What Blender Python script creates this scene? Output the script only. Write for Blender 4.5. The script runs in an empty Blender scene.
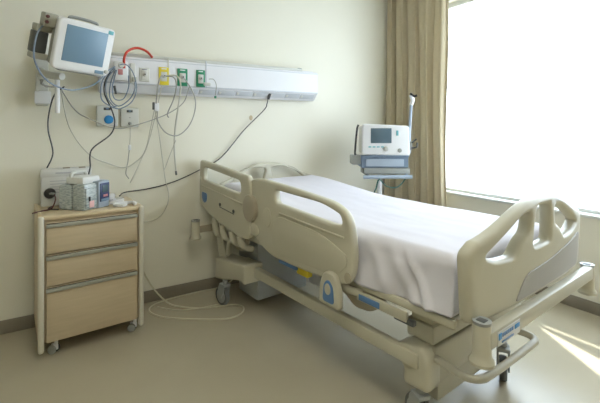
import bpy, bmesh, math, random
from mathutils import Vector, Matrix, noise
random.seed(7)
C = bpy.context.scene.collection
R = math.radians
# ------------------------------------------------------------ camera, sky, sun, exposure
scn = bpy.context.scene
cd = bpy.data.cameras.new('camera'); cam = bpy.data.objects.new('camera', cd); C.objects.link(cam)
cd.sensor_width = 36; cd.sensor_fit = 'HORIZONTAL'; cd.lens = 396/600*36
cd.shift_y = -74.5/600; cd.clip_start = 0.02
cam.location = (0, 0, 1.3); cam.rotation_euler = (R(90), 0, R(-31.4))
scn.camera = cam
world = bpy.data.worlds.new('sky'); scn.world = world; world.use_nodes = True
bg = world.node_tree.nodes['Background']
bg.inputs[0].default_value = (0.76, 0.87, 1.0, 1); bg.inputs[1].default_value = 5.0
sd = bpy.data.lights.new('sun', 'SUN'); sun = bpy.data.objects.new('sun', sd); C.objects.link(sun)
sd.energy = 9; sd.angle = R(0.5); sd.color = (1, 0.97, 0.9)
SUN = Vector((-0.50, -0.865, -0.92))          # the way the light travels
sun.rotation_euler = SUN.to_track_quat('-Z', 'Y').to_euler(); sun.location = (6, 6, 6)
scn.view_settings.view_transform = 'Standard'; scn.view_settings.look = 'None'
scn.view_settings.gamma = 1; scn.view_settings.use_curve_mapping = False
scn.view_settings.exposure = 0.76

# ------------------------------------------------------------ materials
def mat(name, col, rough=0.5, metal=0.0, var=0.04, scale=6.0, bump=0.0, bscale=60.0, spec=0.5, stretch=None):
    m = bpy.data.materials.new(name); m.use_nodes = True
    nt = m.node_tree; p = nt.nodes['Principled BSDF']
    p.inputs['Roughness'].default_value = rough; p.inputs['Metallic'].default_value = metal
    p.inputs['Specular IOR Level'].default_value = spec
    tc = nt.nodes.new('ShaderNodeTexCoord'); n = nt.nodes.new('ShaderNodeTexNoise')
    n.inputs['Scale'].default_value = scale; n.inputs['Detail'].default_value = 4
    src = tc.outputs['Object']
    if stretch:
        mp = nt.nodes.new('ShaderNodeMapping'); mp.inputs['Scale'].default_value = stretch
        nt.links.new(src, mp.inputs[0]); src = mp.outputs[0]
    nt.links.new(src, n.inputs['Vector'])
    r = nt.nodes.new('ShaderNodeValToRGB')
    r.color_ramp.elements[0].position = 0.3; r.color_ramp.elements[1].position = 0.7
    r.color_ramp.elements[0].color = (*[max(0, c*(1-var)) for c in col], 1)
    r.color_ramp.elements[1].color = (*[min(1, c*(1+var)) for c in col], 1)
    nt.links.new(n.outputs['Fac'], r.inputs[0]); nt.links.new(r.outputs[0], p.inputs['Base Color'])
    if bump:
        n2 = nt.nodes.new('ShaderNodeTexNoise'); n2.inputs['Scale'].default_value = bscale
        nt.links.new(tc.outputs['Object'], n2.inputs['Vector'])
        b = nt.nodes.new('ShaderNodeBump'); b.inputs['Strength'].default_value = bump; b.inputs['Distance'].default_value = 0.01
        nt.links.new(n2.outputs['Fac'], b.inputs['Height']); nt.links.new(b.outputs[0], p.inputs['Normal'])
    return m
M = {}
M['wall'] = mat('wall_paint', (0.775, 0.745, 0.635), 0.5, var=0.015, scale=1.5, bump=0.05, bscale=120)
M['ceiling'] = mat('ceiling_paint', (0.78, 0.77, 0.70), 0.7)
M['floor'] = mat('vinyl_floor', (0.47, 0.42, 0.315), 0.22, var=0.03, scale=3, spec=0.5)
M['base'] = mat('baseboard_vinyl', (0.235, 0.205, 0.16), 0.5)
M['frame'] = mat('window_frame_paint', (0.70, 0.71, 0.68), 0.4)
M['bed'] = mat('bed_plastic', (0.51, 0.48, 0.375), 0.38, var=0.015)
M['bed2'] = mat('bed_plastic_darker', (0.38, 0.335, 0.25), 0.4, var=0.02)
M['panelgrey'] = mat('footboard_inset', (0.37, 0.355, 0.33), 0.5, var=0.02)
M['bedmetal'] = mat('bed_enamel', (0.48, 0.455, 0.37), 0.35, var=0.02)
M['greybox'] = mat('grey_steel_cover', (0.42, 0.44, 0.44), 0.45)
M['sheet'] = mat('white_cotton', (0.70, 0.68, 0.74), 0.9, var=0.01, bump=0.10, bscale=14)
M['mattress'] = mat('mattress_cover', (0.30, 0.36, 0.45), 0.7)
M['rubber'] = mat('grey_rubber', (0.12, 0.125, 0.125), 0.6)
M['wheelhub'] = mat('wheel_hub_grey', (0.33, 0.34, 0.33), 0.45)
M['black'] = mat('black_plastic', (0.02, 0.02, 0.022), 0.4)
M['blue'] = mat('blue_label', (0.10, 0.21, 0.42), 0.45)
M['brightblue'] = mat('bright_blue_button', (0.02, 0.22, 0.52), 0.4)
M['yellow'] = mat('yellow_plastic', (0.72, 0.58, 0.03), 0.45)
M['green'] = mat('green_plastic', (0.02, 0.24, 0.12), 0.45)
M['white'] = mat('white_plastic', (0.76, 0.76, 0.77), 0.4, var=0.01)
M['offwhite'] = mat('off_white_plastic', (0.62, 0.62, 0.58), 0.45, var=0.02)
M['service'] = mat('service_panel_white', (0.77, 0.77, 0.80), 0.4, var=0.01)
M['servicegrey'] = mat('service_panel_grey', (0.56, 0.58, 0.62), 0.4, var=0.02)
M['steel'] = mat('brushed_steel', (0.55, 0.55, 0.53), 0.3, metal=0.8, var=0.05)
M['chrome'] = mat('chrome', (0.75, 0.76, 0.78), 0.15, metal=1.0)
M['maple'] = mat('maple_laminate', (0.56, 0.455, 0.31), 0.42, var=0.05, scale=5, stretch=(1.0, 1.0, 12.0))
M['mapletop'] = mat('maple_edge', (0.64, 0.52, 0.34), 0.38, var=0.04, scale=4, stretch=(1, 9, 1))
M['post'] = mat('cream_post', (0.66, 0.62, 0.52), 0.35, var=0.01)
M['alu'] = mat('grooved_aluminium', (0.42, 0.43, 0.40), 0.35, metal=0.6)
M['gap'] = mat('dark_gap', (0.05, 0.045, 0.035), 0.8)
M['curtain'] = mat('beige_curtain_cloth', (0.60, 0.52, 0.365), 0.85, var=0.03, scale=30, bump=0.15, bscale=200, spec=0.1)
M['screen'] = mat('lcd_blue_grey', (0.17, 0.275, 0.38), 0.35, var=0.01)
M['screen2'] = mat('lcd_dark_grey', (0.085, 0.13, 0.16), 0.2, var=0.01)
M['darkgrey'] = mat('dark_grey_plastic', (0.075, 0.08, 0.08), 0.45)
M['midgrey'] = mat('mid_grey_plastic', (0.30, 0.31, 0.29), 0.45)
M['greybeige'] = mat('grey_beige_plastic', (0.42, 0.41, 0.35), 0.5)
M['steelblue'] = mat('blue_grey_metal', (0.14, 0.19, 0.26), 0.4, var=0.02)
M['lightsteel'] = mat('light_blue_grey', (0.34, 0.40, 0.48), 0.45, var=0.02)
M['cableblue'] = mat('blue_grey_cable', (0.21, 0.27, 0.36), 0.45)
M['cablegrey'] = mat('grey_cable', (0.38, 0.37, 0.33), 0.5)
M['cableblack'] = mat('black_cable', (0.045, 0.045, 0.05), 0.45)
M['cablewhite'] = mat('cream_cable', (0.60, 0.56, 0.42), 0.45)
M['cablepale'] = mat('pale_cable', (0.55, 0.53, 0.46), 0.45)
M['red'] = mat('red_hose', (0.55, 0.045, 0.02), 0.35)
M['redlabel'] = mat('red_label', (0.58, 0.25, 0.25), 0.5)
M['brown'] = mat('brown_insert', (0.20, 0.15, 0.09), 0.5)
M['carton'] = mat('white_carton', (0.68, 0.68, 0.66), 0.6, var=0.02)
M['lightlabel'] = mat('pale_label', (0.55, 0.56, 0.55), 0.4)
M['paleink'] = mat('pale_ink', (0.50, 0.50, 0.52), 0.6)
M['ink'] = mat('grey_ink', (0.33, 0.34, 0.38), 0.6)
M['navy'] = mat('navy_panel', (0.035, 0.055, 0.15), 0.35)
M['teal'] = mat('teal_key', (0.16, 0.45, 0.50), 0.4)
M['pink'] = mat('pink_tag', (0.75, 0.45, 0.45), 0.5)
M['tubegreen'] = mat('green_tube', (0.04, 0.13, 0.11), 0.35)
M['stain'] = mat('brown_wall_mark', (0.55, 0.44, 0.28), 0.7)
M['redcable'] = mat('dark_red_cable', (0.10, 0.025, 0.03), 0.45)
M['exterior'] = mat('exterior_concrete', (0.5, 0.49, 0.46), 0.8)
nt = M['curtain'].node_tree; tr = nt.nodes.new('ShaderNodeBsdfTranslucent'); tr.inputs[0].default_value = (.62, .53, .36, 1)
mx = nt.nodes.new('ShaderNodeMixShader'); mx.inputs[0].default_value = .18
nt.links.new(nt.nodes['Principled BSDF'].outputs[0], mx.inputs[1]); nt.links.new(tr.outputs[0], mx.inputs[2]); nt.links.new(mx.outputs[0], nt.nodes['Material Output'].inputs[0])
# printed paper wrapped in clear film: pattern of its own
def wrapped():
    m = mat('printed_film', (0.45, 0.49, 0.49), 0.22)
    nt = m.node_tree; p = nt.nodes['Principled BSDF']
    tc = nt.nodes.new('ShaderNodeTexCoord'); mp = nt.nodes.new('ShaderNodeMapping'); mp.inputs['Scale'].default_value = (9, 9, 45)
    v = nt.nodes.new('ShaderNodeTexNoise'); v.inputs['Scale'].default_value = 5; v.inputs['Detail'].default_value = 3
    r = nt.nodes.new('ShaderNodeValToRGB'); r.color_ramp.elements[0].position = .38; r.color_ramp.elements[1].position = .6
    r.color_ramp.elements[0].color = (.30, .35, .36, 1); r.color_ramp.elements[1].color = (.52, .56, .56, 1)
    nt.links.new(tc.outputs['Object'], mp.inputs[0]); nt.links.new(mp.outputs[0], v.inputs['Vector'])
    nt.links.new(v.outputs['Fac'], r.inputs[0]); nt.links.new(r.outputs[0], p.inputs['Base Color'])
    return m
M['wrapped'] = wrapped()
def clear(name, tint, gloss=0.06):
    m = bpy.data.materials.new(name); m.use_nodes = True; nt = m.node_tree; nt.nodes.clear()
    o = nt.nodes.new('ShaderNodeOutputMaterial'); t = nt.nodes.new('ShaderNodeBsdfTransparent'); t.inputs[0].default_value = (*tint, 1)
    g = nt.nodes.new('ShaderNodeBsdfGlossy'); g.inputs['Roughness'].default_value = 0.02
    x = nt.nodes.new('ShaderNodeMixShader'); lw = nt.nodes.new('ShaderNodeLayerWeight'); lw.inputs[0].default_value = 0.5; pw = nt.nodes.new('ShaderNodeMath'); pw.operation = 'POWER'; pw.inputs[1].default_value = 5; nt.links.new(lw.outputs['Facing'], pw.inputs[0]); f = nt.nodes.new('ShaderNodeMath'); f.operation = 'MULTIPLY_ADD'; f.inputs[1].default_value = .5; f.inputs[2].default_value = .02; nt.links.new(pw.outputs[0], f.inputs[0])
    nt.links.new(f.outputs[0], x.inputs[0]); nt.links.new(t.outputs[0], x.inputs[1]); nt.links.new(g.outputs[0], x.inputs[2])
    nt.links.new(x.outputs[0], o.inputs[0]); return m
M['glass'] = clear('window_glass', (0.97, 0.985, 0.98))

# ------------------------------------------------------------ mesh helpers
def catmull(pts, n=8):
    P = [Vector(p) for p in pts]; out = []
    if len(P) < 3: return P
    Q = [P[0]*2-P[1]] + P + [P[-1]*2-P[-2]]
    for i in range(1, len(Q)-2):
        a, b, c, d = Q[i-1:i+3]
        for k in range(n):
            t = k/n
            out.append(0.5*((2*b)+(c-a)*t+(2*a-5*b+4*c-d)*t*t+(3*b-a-3*c+d)*t**3))
    out.append(P[-1]); return out
def rpoly(pts, r=0.03, n=6):                       # rounded 2D polygon; a point may carry its own radius
    out = []; N = len(pts)
    for i, p in enumerate(pts):
        rr = p[2] if len(p) > 2 else r
        P = Vector(p[:2]); A = Vector(pts[i-1][:2]); B = Vector(pts[(i+1) % N][:2])
        a = A-P; b = B-P; la, lb = a.length, b.length
        d = min(rr, la*.48, lb*.48)
        if d < 1e-5: out.append(tuple(P)); continue
        s = P+a/la*d; e = P+b/lb*d
        for k in range(n+1):
            t = k/n; out.append(tuple(s*(1-t)**2+P*2*t*(1-t)+e*t*t))
    return out
def area2(p): return sum(p[i][0]*p[(i+1) % len(p)][1]-p[(i+1) % len(p)][0]*p[i][1] for i in range(len(p)))
class MB:
    def __init__(s): s.bm = bmesh.new()
    def add(s, bm2, mtx=None):
        if mtx is not None: bm2.transform(mtx)
        me = bpy.data.meshes.new('t'); bm2.to_mesh(me); bm2.free(); s.bm.from_mesh(me); bpy.data.meshes.remove(me)
    def box(s, x0, x1, y0, y1, z0, z1, bev=0.004, rot=None, seg=2):
        b = bmesh.new(); bmesh.ops.create_cube(b, size=1)
        c = Vector(((x0+x1)/2, (y0+y1)/2, (z0+z1)/2)); d = (abs(x1-x0), abs(y1-y0), abs(z1-z0))
        bmesh.ops.scale(b, vec=d, verts=b.verts)
        if bev: bmesh.ops.bevel(b, geom=b.edges[:], offset=min(bev, min(d)*.45), segments=seg, affect='EDGES', profile=.5)
        m = Matrix.Translation(c)
        if rot is not None: m = m @ rot
        s.add(b, m); return s
    def tube(s, pts, r, seg=8, smooth=True, n=8, cap=True):
        P = catmull(pts, n) if smooth else [Vector(p) for p in pts]
        up = Vector((0, 0, 1)); rings = []; prev = None
        for i, p in enumerate(P):
            t = (P[min(i+1, len(P)-1)]-P[max(i-1, 0)])
            if t.length < 1e-9: t = Vector((0, 0, 1))
            t.normalize()
            if prev is None:
                a = t.cross(up)
                if a.length < .1: a = t.cross(Vector((1, 0, 0)))
            else: a = prev-t*prev.dot(t)
            a.normalize(); prev = a; b = t.cross(a)
            rr = r[i*(len(r)-1)//max(1, len(P)-1)] if isinstance(r, (list, tuple)) else r
            rings.append([s.bm.verts.new(p+a*math.cos(2*math.pi*k/seg)*rr+b*math.sin(2*math.pi*k/seg)*rr) for k in range(seg)])
        for A, B in zip(rings, rings[1:]):
            for k in range(seg): s.bm.faces.new((A[k], A[(k+1) % seg], B[(k+1) % seg], B[k]))
        if cap: s.bm.faces.new(rings[0][::-1]); s.bm.faces.new(rings[-1])
        return s
    def lathe(s, prof, c=(0, 0, 0), axis='Z', seg=28, rot=None):      # prof: list of (radius, height)
        b = bmesh.new(); rings = []
        for r, h in prof: rings.append([b.verts.new((r*math.cos(2*math.pi*k/seg), r*math.sin(2*math.pi*k/seg), h)) for k in range(seg)])
        for A, B in zip(rings, rings[1:]):
            for k in range(seg): b.faces.new((A[k], A[(k+1) % seg], B[(k+1) % seg], B[k]))
        b.faces.new(rings[0][::-1]); b.faces.new(rings[-1])
        m = Matrix.Translation(Vector(c))
        if axis == 'X': m = m @ Matrix.Rotation(R(90), 4, 'Y')
        if axis == 'Y': m = m @ Matrix.Rotation(R(90), 4, 'X')
        if rot is not None: m = m @ rot
        s.add(b, m); return s
    def disc(s, c, r, h, axis='Z', bev=0.2, seg=24, rot=None):
        b = h*bev; return s.lathe([(r-b, 0), (r, b), (r, h-b), (r-b, h)], c, axis, seg, rot)
    def plate(s, outer, holes=(), th=0.04, bev=0.008, plane='YZ', at=0.0, cut=0.0, fn=None):
        # outer/holes: 2D outlines; solid slab with rounded rims; plane YZ: (y,z) at x=at; XZ: (x,z) at y=at; XY
        cu = bpy.data.curves.new('c', 'CURVE'); cu.dimensions = '2D'; cu.fill_mode = 'BOTH'
        cu.extrude = max(0, th/2-bev); cu.bevel_depth = bev; cu.bevel_resolution = 2; cu.offset = -bev
        for k, pl in enumerate([outer]+list(holes)):
            ccw = area2(pl) > 0
            if (k == 0) != ccw: pl = pl[::-1]
            sp = cu.splines.new('POLY'); sp.points.add(len(pl)-1); sp.use_cyclic_u = True
            for q, p in zip(sp.points, pl): q.co = (p[0], p[1], 0, 1)
        ob = bpy.data.objects.new('c', cu); C.objects.link(ob)
        dg = bpy.context.evaluated_depsgraph_get(); dg.update()
        me = bpy.data.meshes.new_from_object(ob.evaluated_get(dg))
        b = bmesh.new(); b.from_mesh(me); bpy.data.objects.remove(ob); bpy.data.curves.remove(cu); bpy.data.meshes.remove(me)
        bmesh.ops.remove_doubles(b, verts=b.verts, dist=1e-5)
        if cut:
            xs = [v.co.x for v in b.verts]; x = min(xs)+cut
            while x < max(xs):
                g = b.verts[:]+b.edges[:]+b.faces[:]
                bmesh.ops.bisect_plane(b, geom=g, plane_co=(x, 0, 0), plane_no=(1, 0, 0)); x += cut
        if plane == 'YZ': m = Matrix(((0, 0, 1, at), (1, 0, 0, 0), (0, 1, 0, 0), (0, 0, 0, 1)))
        elif plane == 'XZ': m = Matrix(((1, 0, 0, 0), (0, 0, -1, at), (0, 1, 0, 0), (0, 0, 0, 1)))
        else: m = Matrix.Translation((0, 0, at))
        b.transform(m)
        if fn:
            for v in b.verts: v.co = Vector(fn(v.co))
        s.add(b); return s
    def build(s, name, m, parent=None, sharp=35, loc=None, rotz=None):
        bmesh.ops.recalc_face_normals(s.bm, faces=s.bm.faces)
        me = bpy.data.meshes.new(name); s.bm.to_mesh(me); s.bm.free()
        for p in me.polygons: p.use_smooth = True
        me.set_sharp_from_angle(angle=R(sharp))
        me.materials.append(M[m] if isinstance(m, str) else m)
        o = bpy.data.objects.new(name, me); C.objects.link(o)
        if parent: o.parent = parent
        if loc: o.location = loc
        if rotz is not None: o.rotation_euler.z = rotz
        return o
def tag(o, label, cat=None, group=None):
    o['label'] = label
    if cat: o['category'] = cat
    if group: o['group'] = group
    return o
def thing(name, label, cat, loc=(0, 0, 0), rotz=0, group=None):
    o = bpy.data.objects.new(name, None); C.objects.link(o); o.location = loc; o.rotation_euler.z = rotz
    o.empty_display_size = .1
    return tag(o, label, cat, group)
def struct(mb, name, m, **k):
    o = mb.build(name, m, **k); o['kind'] = 'structure'; return o
def copytree(o, parent=None):
    c = o.copy(); C.objects.link(c)
    if parent is not None: c.parent = parent
    for ch in list(o.children): copytree(ch, c)
    return c

# ------------------------------------------------------------ the room
XR, YB, XL, YF, ZC = 3.18, 3.10, -2.2, -3.0, 2.72
SILL, HEAD, WY0, WY1 = 0.665, 2.50, 0.2, 2.66
struct(MB().box(XL-.15, XR+.16, YF-.15, YB+.15, -.12, 0, 0), 'floor', 'floor')
struct(MB().box(XL-.15, XR+.16, YF-.15, YB+.15, ZC, ZC+.12, 0), 'ceiling', 'ceiling')
struct(MB().box(XL-.15, XR+.16, YB, YB+.15, 0, ZC, 0), 'wall_back', 'wall')
struct(MB().box(XL-.15, XL, YF, YB, 0, ZC, 0), 'wall_left', 'wall')
struct(MB().box(XL-.15, XR+.16, YF-.15, YF, 0, ZC, 0), 'wall_front', 'wall')
w = MB()
w.box(XR, XR+.16, YF, YB, 0, SILL, 0); w.box(XR, XR+.16, YF, YB, HEAD, ZC, 0)
w.box(XR, XR+.16, WY1, YB, SILL, HEAD, 0); w.box(XR, XR+.16, YF, WY0, SILL, HEAD, 0)
struct(w, 'wall_right', 'wall')
struct(MB().box(XL, XR-.012, YB-.012, YB, 0, .085, .003), 'baseboard_back', 'base')
struct(MB().box(XR-.012, XR, YF, YB-.012, 0, .085, .003), 'baseboard_right', 'base')
struct(MB().box(XL, XL+.012, YF, YB-.012, 0, .085, .003), 'baseboard_left', 'base')
win = bpy.data.objects.new('window_1', None); C.objects.link(win); win['kind'] = 'structure'; win.location = (XR+.1, .5, SILL)
def local(mb, o): bmesh.ops.translate(mb.bm, vec=-o.location, verts=mb.bm.verts); return mb
f = MB()
f.box(XR+.06, XR+.11, WY0, WY1, SILL, SILL+.045); f.box(XR+.06, XR+.11, WY0, WY1, HEAD-.05, HEAD)
for y in (WY0+.025, .82, WY1-.025): f.box(XR+.06, XR+.11, y-.025, y+.025, SILL+.045, HEAD-.05)
local(f, win).build('window_frame', 'frame', win)
local(MB().box(XR-.03, XR+.06, WY0+.001, WY1-.001, SILL, SILL+.022, .006), win).build('window_sill', 'frame', win)
local(MB().box(XR+.082, XR+.088, WY0+.03, WY1-.03, SILL+.03, HEAD-.03, 0), win).build('window_pane', 'glass', win)
for n_, (lx, ly) in enumerate(((.35, .75), (.35, -1.2))):  # out-of-view fill panels added to lift the darker left side of the room
    ce = bpy.data.objects.new('ceiling_light', None); C.objects.link(ce); ce.location = (lx, ly, ZC)
    ce['label'] = 'square recessed ceiling light panel '+('above the foot of the bed' if n_ == 0 else 'near the entrance side of the room'); ce['category'] = 'light'; ce['group'] = 'ceiling light panels'
    fr_ = MB()
    for a_, b_, c_, d_ in ((-.31, .31, -.31, -.29), (-.31, .31, .29, .31), (-.31, -.29, -.29, .29), (.29, .31, -.29, .29)): fr_.box(a_, b_, c_, d_, -.03, -.001, .003)
    fr_.build('frame', 'frame', ce)
    em = bpy.data.materials.get('lamp_diffuser') or bpy.data.materials.new('lamp_diffuser'); em.use_nodes = True
    pb = em.node_tree.nodes['Principled BSDF']; pb.inputs['Emission Color'].default_value = (1, .96, .80, 1); pb.inputs['Emission Strength'].default_value = 9
    MB().box(-.289, .289, -.289, .289, -.02, -.006, 0).build('diffuser', em, ce)
# unseen screen added north of the window: only thin sun slits get past
d = Vector((SUN.x, SUN.y, 0)).normalized(); side = Vector((-d.y, d.x, 0))
org = Vector((2.62, 1.2, 0))-Vector((SUN.x, SUN.y, SUN.z))*2.6
zax = SUN.normalized(); xax = side; yax = zax.cross(xax)
cy = d.dot(yax)
def slab(lo, hi, s0, s1):            # lo, hi: edge lines a(s) across the sun; s runs along the floor shadow
    b = bmesh.new(); q = [(lo(s0), s0), (hi(s0), s0), (hi(s1), s1), (lo(s1), s1)]
    vs = [b.verts.new(org+xax*a+yax*(t*cy)+zax*h) for h in (-.02, .02) for a, t in q]
    for f_ in ((0, 1, 2, 3), (7, 6, 5, 4), (0, 4, 5, 1), (1, 5, 6, 2), (2, 6, 7, 3), (3, 7, 4, 0)): b.faces.new([vs[k] for k in f_])
    return b
k_ = lambda v: (lambda t: v)
lc = lambda o_: (lambda t: -.128-(t+.159)*.043+o_)
lb_ = lambda t: -.043+(t+.169)*.30
la_ = lambda o_: (lambda t: -.010+(t+.2)*.60+o_)
scr = MB()
scr.add(slab(k_(-.55), k_(.55), -1.1, -.2)); scr.add(slab(k_(-.55), lc(-.008), -.2, .6)); scr.add(slab(lc(.008), k_(-.05), -.2, .6))
scr.add(slab(lb_, la_(-.008), -.2, .6)); scr.add(slab(la_(.010), k_(.55), -.2, .6))
ext = struct(scr, 'wall_exterior', 'exterior')

# ------------------------------------------------------------ curtain
cur = thing('curtain', 'beige pleated full-length curtain drawn back beside the bright window', 'curtain', (3.03, 2.75, 0))
cb = MB(); NU, NV = 150, 30; gr = []
for j in range(NV+1):
    z = .03+(2.66-.03)*j/NV; row = []
    squeeze = 1-.04*(z/2.66)**2
    for i in range(NU+1):
        t = i/NU
        y = 3.07-(3.07-2.395)*t
        y = 2.395+(y-2.395)*squeeze
        ph = 2*math.pi*(5.4*t+.35*math.sin(4*t+.8))
        amp = .036*(.85+.3*math.sin(9*t+1.3))*(1.1-.25*z/2.66)
        x = 3.085-.095*(1-t)**2-1.9*amp*(abs(math.sin(ph/2))**.6)+.012*math.sin(2.1*ph+z*.8)-.01*math.sin(z*2+t*6)
        y += .015*math.cos(ph)+.006*math.sin(z*3+t*11)
        row.append(cb.bm.verts.new((x-3.03, min(y, 3.082)-2.75, z)))
    gr.append(row)
for j in range(NV):
    for i in range(NU): cb.bm.faces.new((gr[j][i], gr[j][i+1], gr[j+1][i+1], gr[j+1][i]))
co = cb.build('drape', 'curtain', cur, sharp=180)
sm = co.modifiers.new('thickness', 'SOLIDIFY'); sm.thickness = .004
local(MB().box(3.02, 3.06, 2.30, 3.08, 2.665, 2.70, .004), cur).build('curtain_track', 'frame', cur)

# ------------------------------------------------------------ bed
BR = R(6.5)
BO = Vector((1.264+.5*math.cos(BR), .852+.5*math.sin(BR), 0))
bed = thing('hospital_bed', 'beige adjustable hospital bed with moulded side rails and grey wheels', 'bed', BO, BR)
def P(mb, name, m, parent=None, label=None, **k):
    o = mb.build(name, m, parent or bed, **k)
    if label: o['label'] = label
    return o
# footboard
def sst(x): x = max(0, min(1, x)); return x*x*(3-2*x)
def bow(co, c0=0.035, k=.03, lean=-.04, half=.55):
    x, y, z = co; return (x+.008, y+c0-.035+k*abs(x/half)**3.2+lean*(z-.6), z)
def board_outline(hw, base, zend, zpk):
    top = []
    for i in range(31):
        x = hw-.05-(2*hw-.10)*i/30
        top.append((x, zend+(zpk-zend)*sst(1.12-abs(x)/(hw*.92)), .0))
    return [(-hw+.03, base, .03), (hw-.03, base, .03), (hw, base+.06, .05), (hw, zend-.03, .05)]+top+[(-hw, zend-.03, .05)]
hl = [(-.455, .830, .02), (-.38, .800, .04), (-.25, .792, .03), (-.19, .85, .04), (-.13, .875, .03), (-.125, .955, .02), (-.20, .945, .06), (-.33, .888, .08)]
hc = [(-.088, .802, .03), (.088, .802, .03), (.082, .88, .04), (.065, .970, .025), (-.065, .970, .025), (-.082, .88, .04)]
hr = [(-x, z, r) for x, z, r in hl]
fb = MB().plate(rpoly(board_outline(.552, .590, .882, 1.005), .02), [rpoly(h) for h in (hl, hc, hr)], th=.055, bev=.018, plane='XZ', at=.03, cut=.03, fn=bow)
board = P(fb, 'footboard', 'bed', sharp=60)
ins = rpoly([(-.24, .612, .02), (.47, .615, .02), (.485, .72, .05), (.485, .775, .02), (.28, .745, .2), (.05, .715, .1), (-.16, .705, .05)], .03)
P(MB().plate(ins, th=.006, bev=.002, plane='XZ', at=.0015, cut=.03, fn=bow), 'inset_panel', 'panelgrey', board, 'smooth grey inset panel on the outer face', sharp=60)
# headboard
hh = [(-.30, .83, .04), (-.02-.07, .83, .04), (-.05, .94, .03), (-.09, .965, .03), (-.22, .95, .05)]
h_l = [(-.40, .83, .03), (-.20, .83, .03), (-.05, .85, .03), (-.02, .955, .03), (-.12, .962, .05), (-.25, .945, .08)]
h_r = [(-x, z, r) for x, z, r in h_l]
hbfn = lambda co: (co[0], co[1]-.05*abs(co[0]/.5)**3, co[2])
P(MB().plate(rpoly(board_outline(.50, .52, .86, 0.995), .02), [rpoly(h) for h in (h_l, h_r)], th=.035, bev=.012, plane='XZ', at=2.125, cut=.04, fn=hbfn), 'headboard', 'bed', sharp=60)
# side rails on the near side
hr_out = [(2.235, 1.045, .03), (1.81, 1.012, .2), (1.50, .985, .05), (1.475, .94, .03), (1.475, .62, .03), (1.51, .575, .04), (1.62, .572, .05), (1.86, .600, .1), (2.11, .650, .08), (2.245, .70, .05), (2.25, .86, .1)]
hr_slot = [(2.165, .992, .035), (1.60, .945, .03), (1.585, .865, .035), (1.70, .862, .03), (2.18, .893, .03)]
rail1 = P(MB().plate(rpoly(hr_out), [rpoly(hr_slot)], th=.04, bev=.012, plane='YZ', at=-.542, cut=.2), 'side_rail', 'bed', label='head-end side rail with a long grip slot')
fr_out = [(1.575, .79, .2), (1.56, .93, .06), (1.47, .973, .06), (1.36, .980, .1), (.98, .957, .3), (.71, .932, .15), (.61, .885, .08), (.582, .76, .15), (.582, .65, .1), (.61, .565, .06), (.69, .545, .06), (.98, .532, .1), (1.25, .530, .1), (1.36, .560, .08), (1.50, .625, .1)]
fr_slot = [(1.225, .930, .03), (.80, .915, .08), (.67, .880, .05), (.655, .835, .03), (.72, .825, .04), (1.215, .855, .03)]
rail2 = P(MB().plate(rpoly(fr_out), [rpoly(fr_slot)], th=.046, bev=.014, plane='YZ', at=-.520, cut=.2), 'side_rail', 'bed', label='foot-end side rail with pivot hubs and a large oval grip')
XF = -.544       # outer face of foot rail
P(MB().tube([(XF, 1.17, .802), (XF, .64, .777)], .006, smooth=False), 'ridge', 'bed', rail2)
P(MB().plate(rpoly([(1.19, .565, .03), (.70, .58, .03), (.62, .65, .06), (.62, .70, .08), (.80, .765, .2), (1.18, .785, .1), (1.24, .73, .1), (1.24, .64, .08)]), th=.006, bev=.0028, plane='YZ', at=XF), 'raised_panel', 'bed', rail2)
P(MB().tube([(-.564, 2.21, .848), (-.564, 1.57, .798)], .006, smooth=False), 'ridge', 'bed', rail1)
def ell(cy, cz, a, b, n=28): return [(cy+a*math.cos(2*math.pi*k/n), cz+b*math.sin(2*math.pi*k/n)) for k in range(n)]
P(MB().plate(ell(1.478, .785, .072, .085), th=.030, bev=.004, plane='YZ', at=XF-.012), 'pivot_hub', 'bed2', rail2, 'darker round hub at the joint of the rails')
P(MB().plate(ell(1.30, .755, .045, .058), th=.008, bev=.003, plane='YZ', at=XF), 'pivot_hub', 'bed', rail2)
P(MB().plate(ell(1.455, .650, .06, .04), th=.012, bev=.004, plane='YZ', at=XF), 'pivot_hub', 'bed', rail2)
P(MB().plate(ell(.615, .595, .022, .026), th=.006, bev=.002, plane='YZ', at=XF), 'latch_hole', 'bed2', rail2)
P(MB().plate(rpoly([(2.19, .80, .015), (2.10, .795, .02), (2.105, .74, .03), (2.145, .715, .02), (2.19, .745, .03)]), th=.004, bev=.001, plane='YZ', at=-.563), 'shield_label', 'blue', rail1, 'blue shield-shaped angle gauge')
g = MB().tube([(-.564, 1.89, .728), (-.564, 1.68, .712)], .003, smooth=False)
for y, z in ((1.885, .745), (1.685, .73)): g.disc((-.567, y, z), .012, .006, 'X')
P(g, 'rail_marking', 'darkgrey', rail1, 'two dark screws joined by a thin line')
# release handle
rel = P(MB().plate(rpoly([(.79, .435, .02), (.645, .435, .02), (.645, .52, .06), (.68, .60, .06), (.755, .60, .06), (.79, .52, .06)]), th=.034, bev=.01, plane='YZ', at=-.556), 'release_handle', 'bed', label='arched release handle under the side rail')
P(MB().plate(rpoly([(.758, .455, .02), (.677, .455, .02), (.685, .54, .04), (.718, .568, .04), (.750, .54, .04)]), th=.006, bev=.002, plane='YZ', at=-.574), 'blue_pad', 'blue', rel, 'blue grip pad')
P(MB().plate(ell(.718, .520, .020, .027), th=.006, bev=.002, plane='YZ', at=-.578), 'thumb_disc', 'bed', rel)
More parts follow.
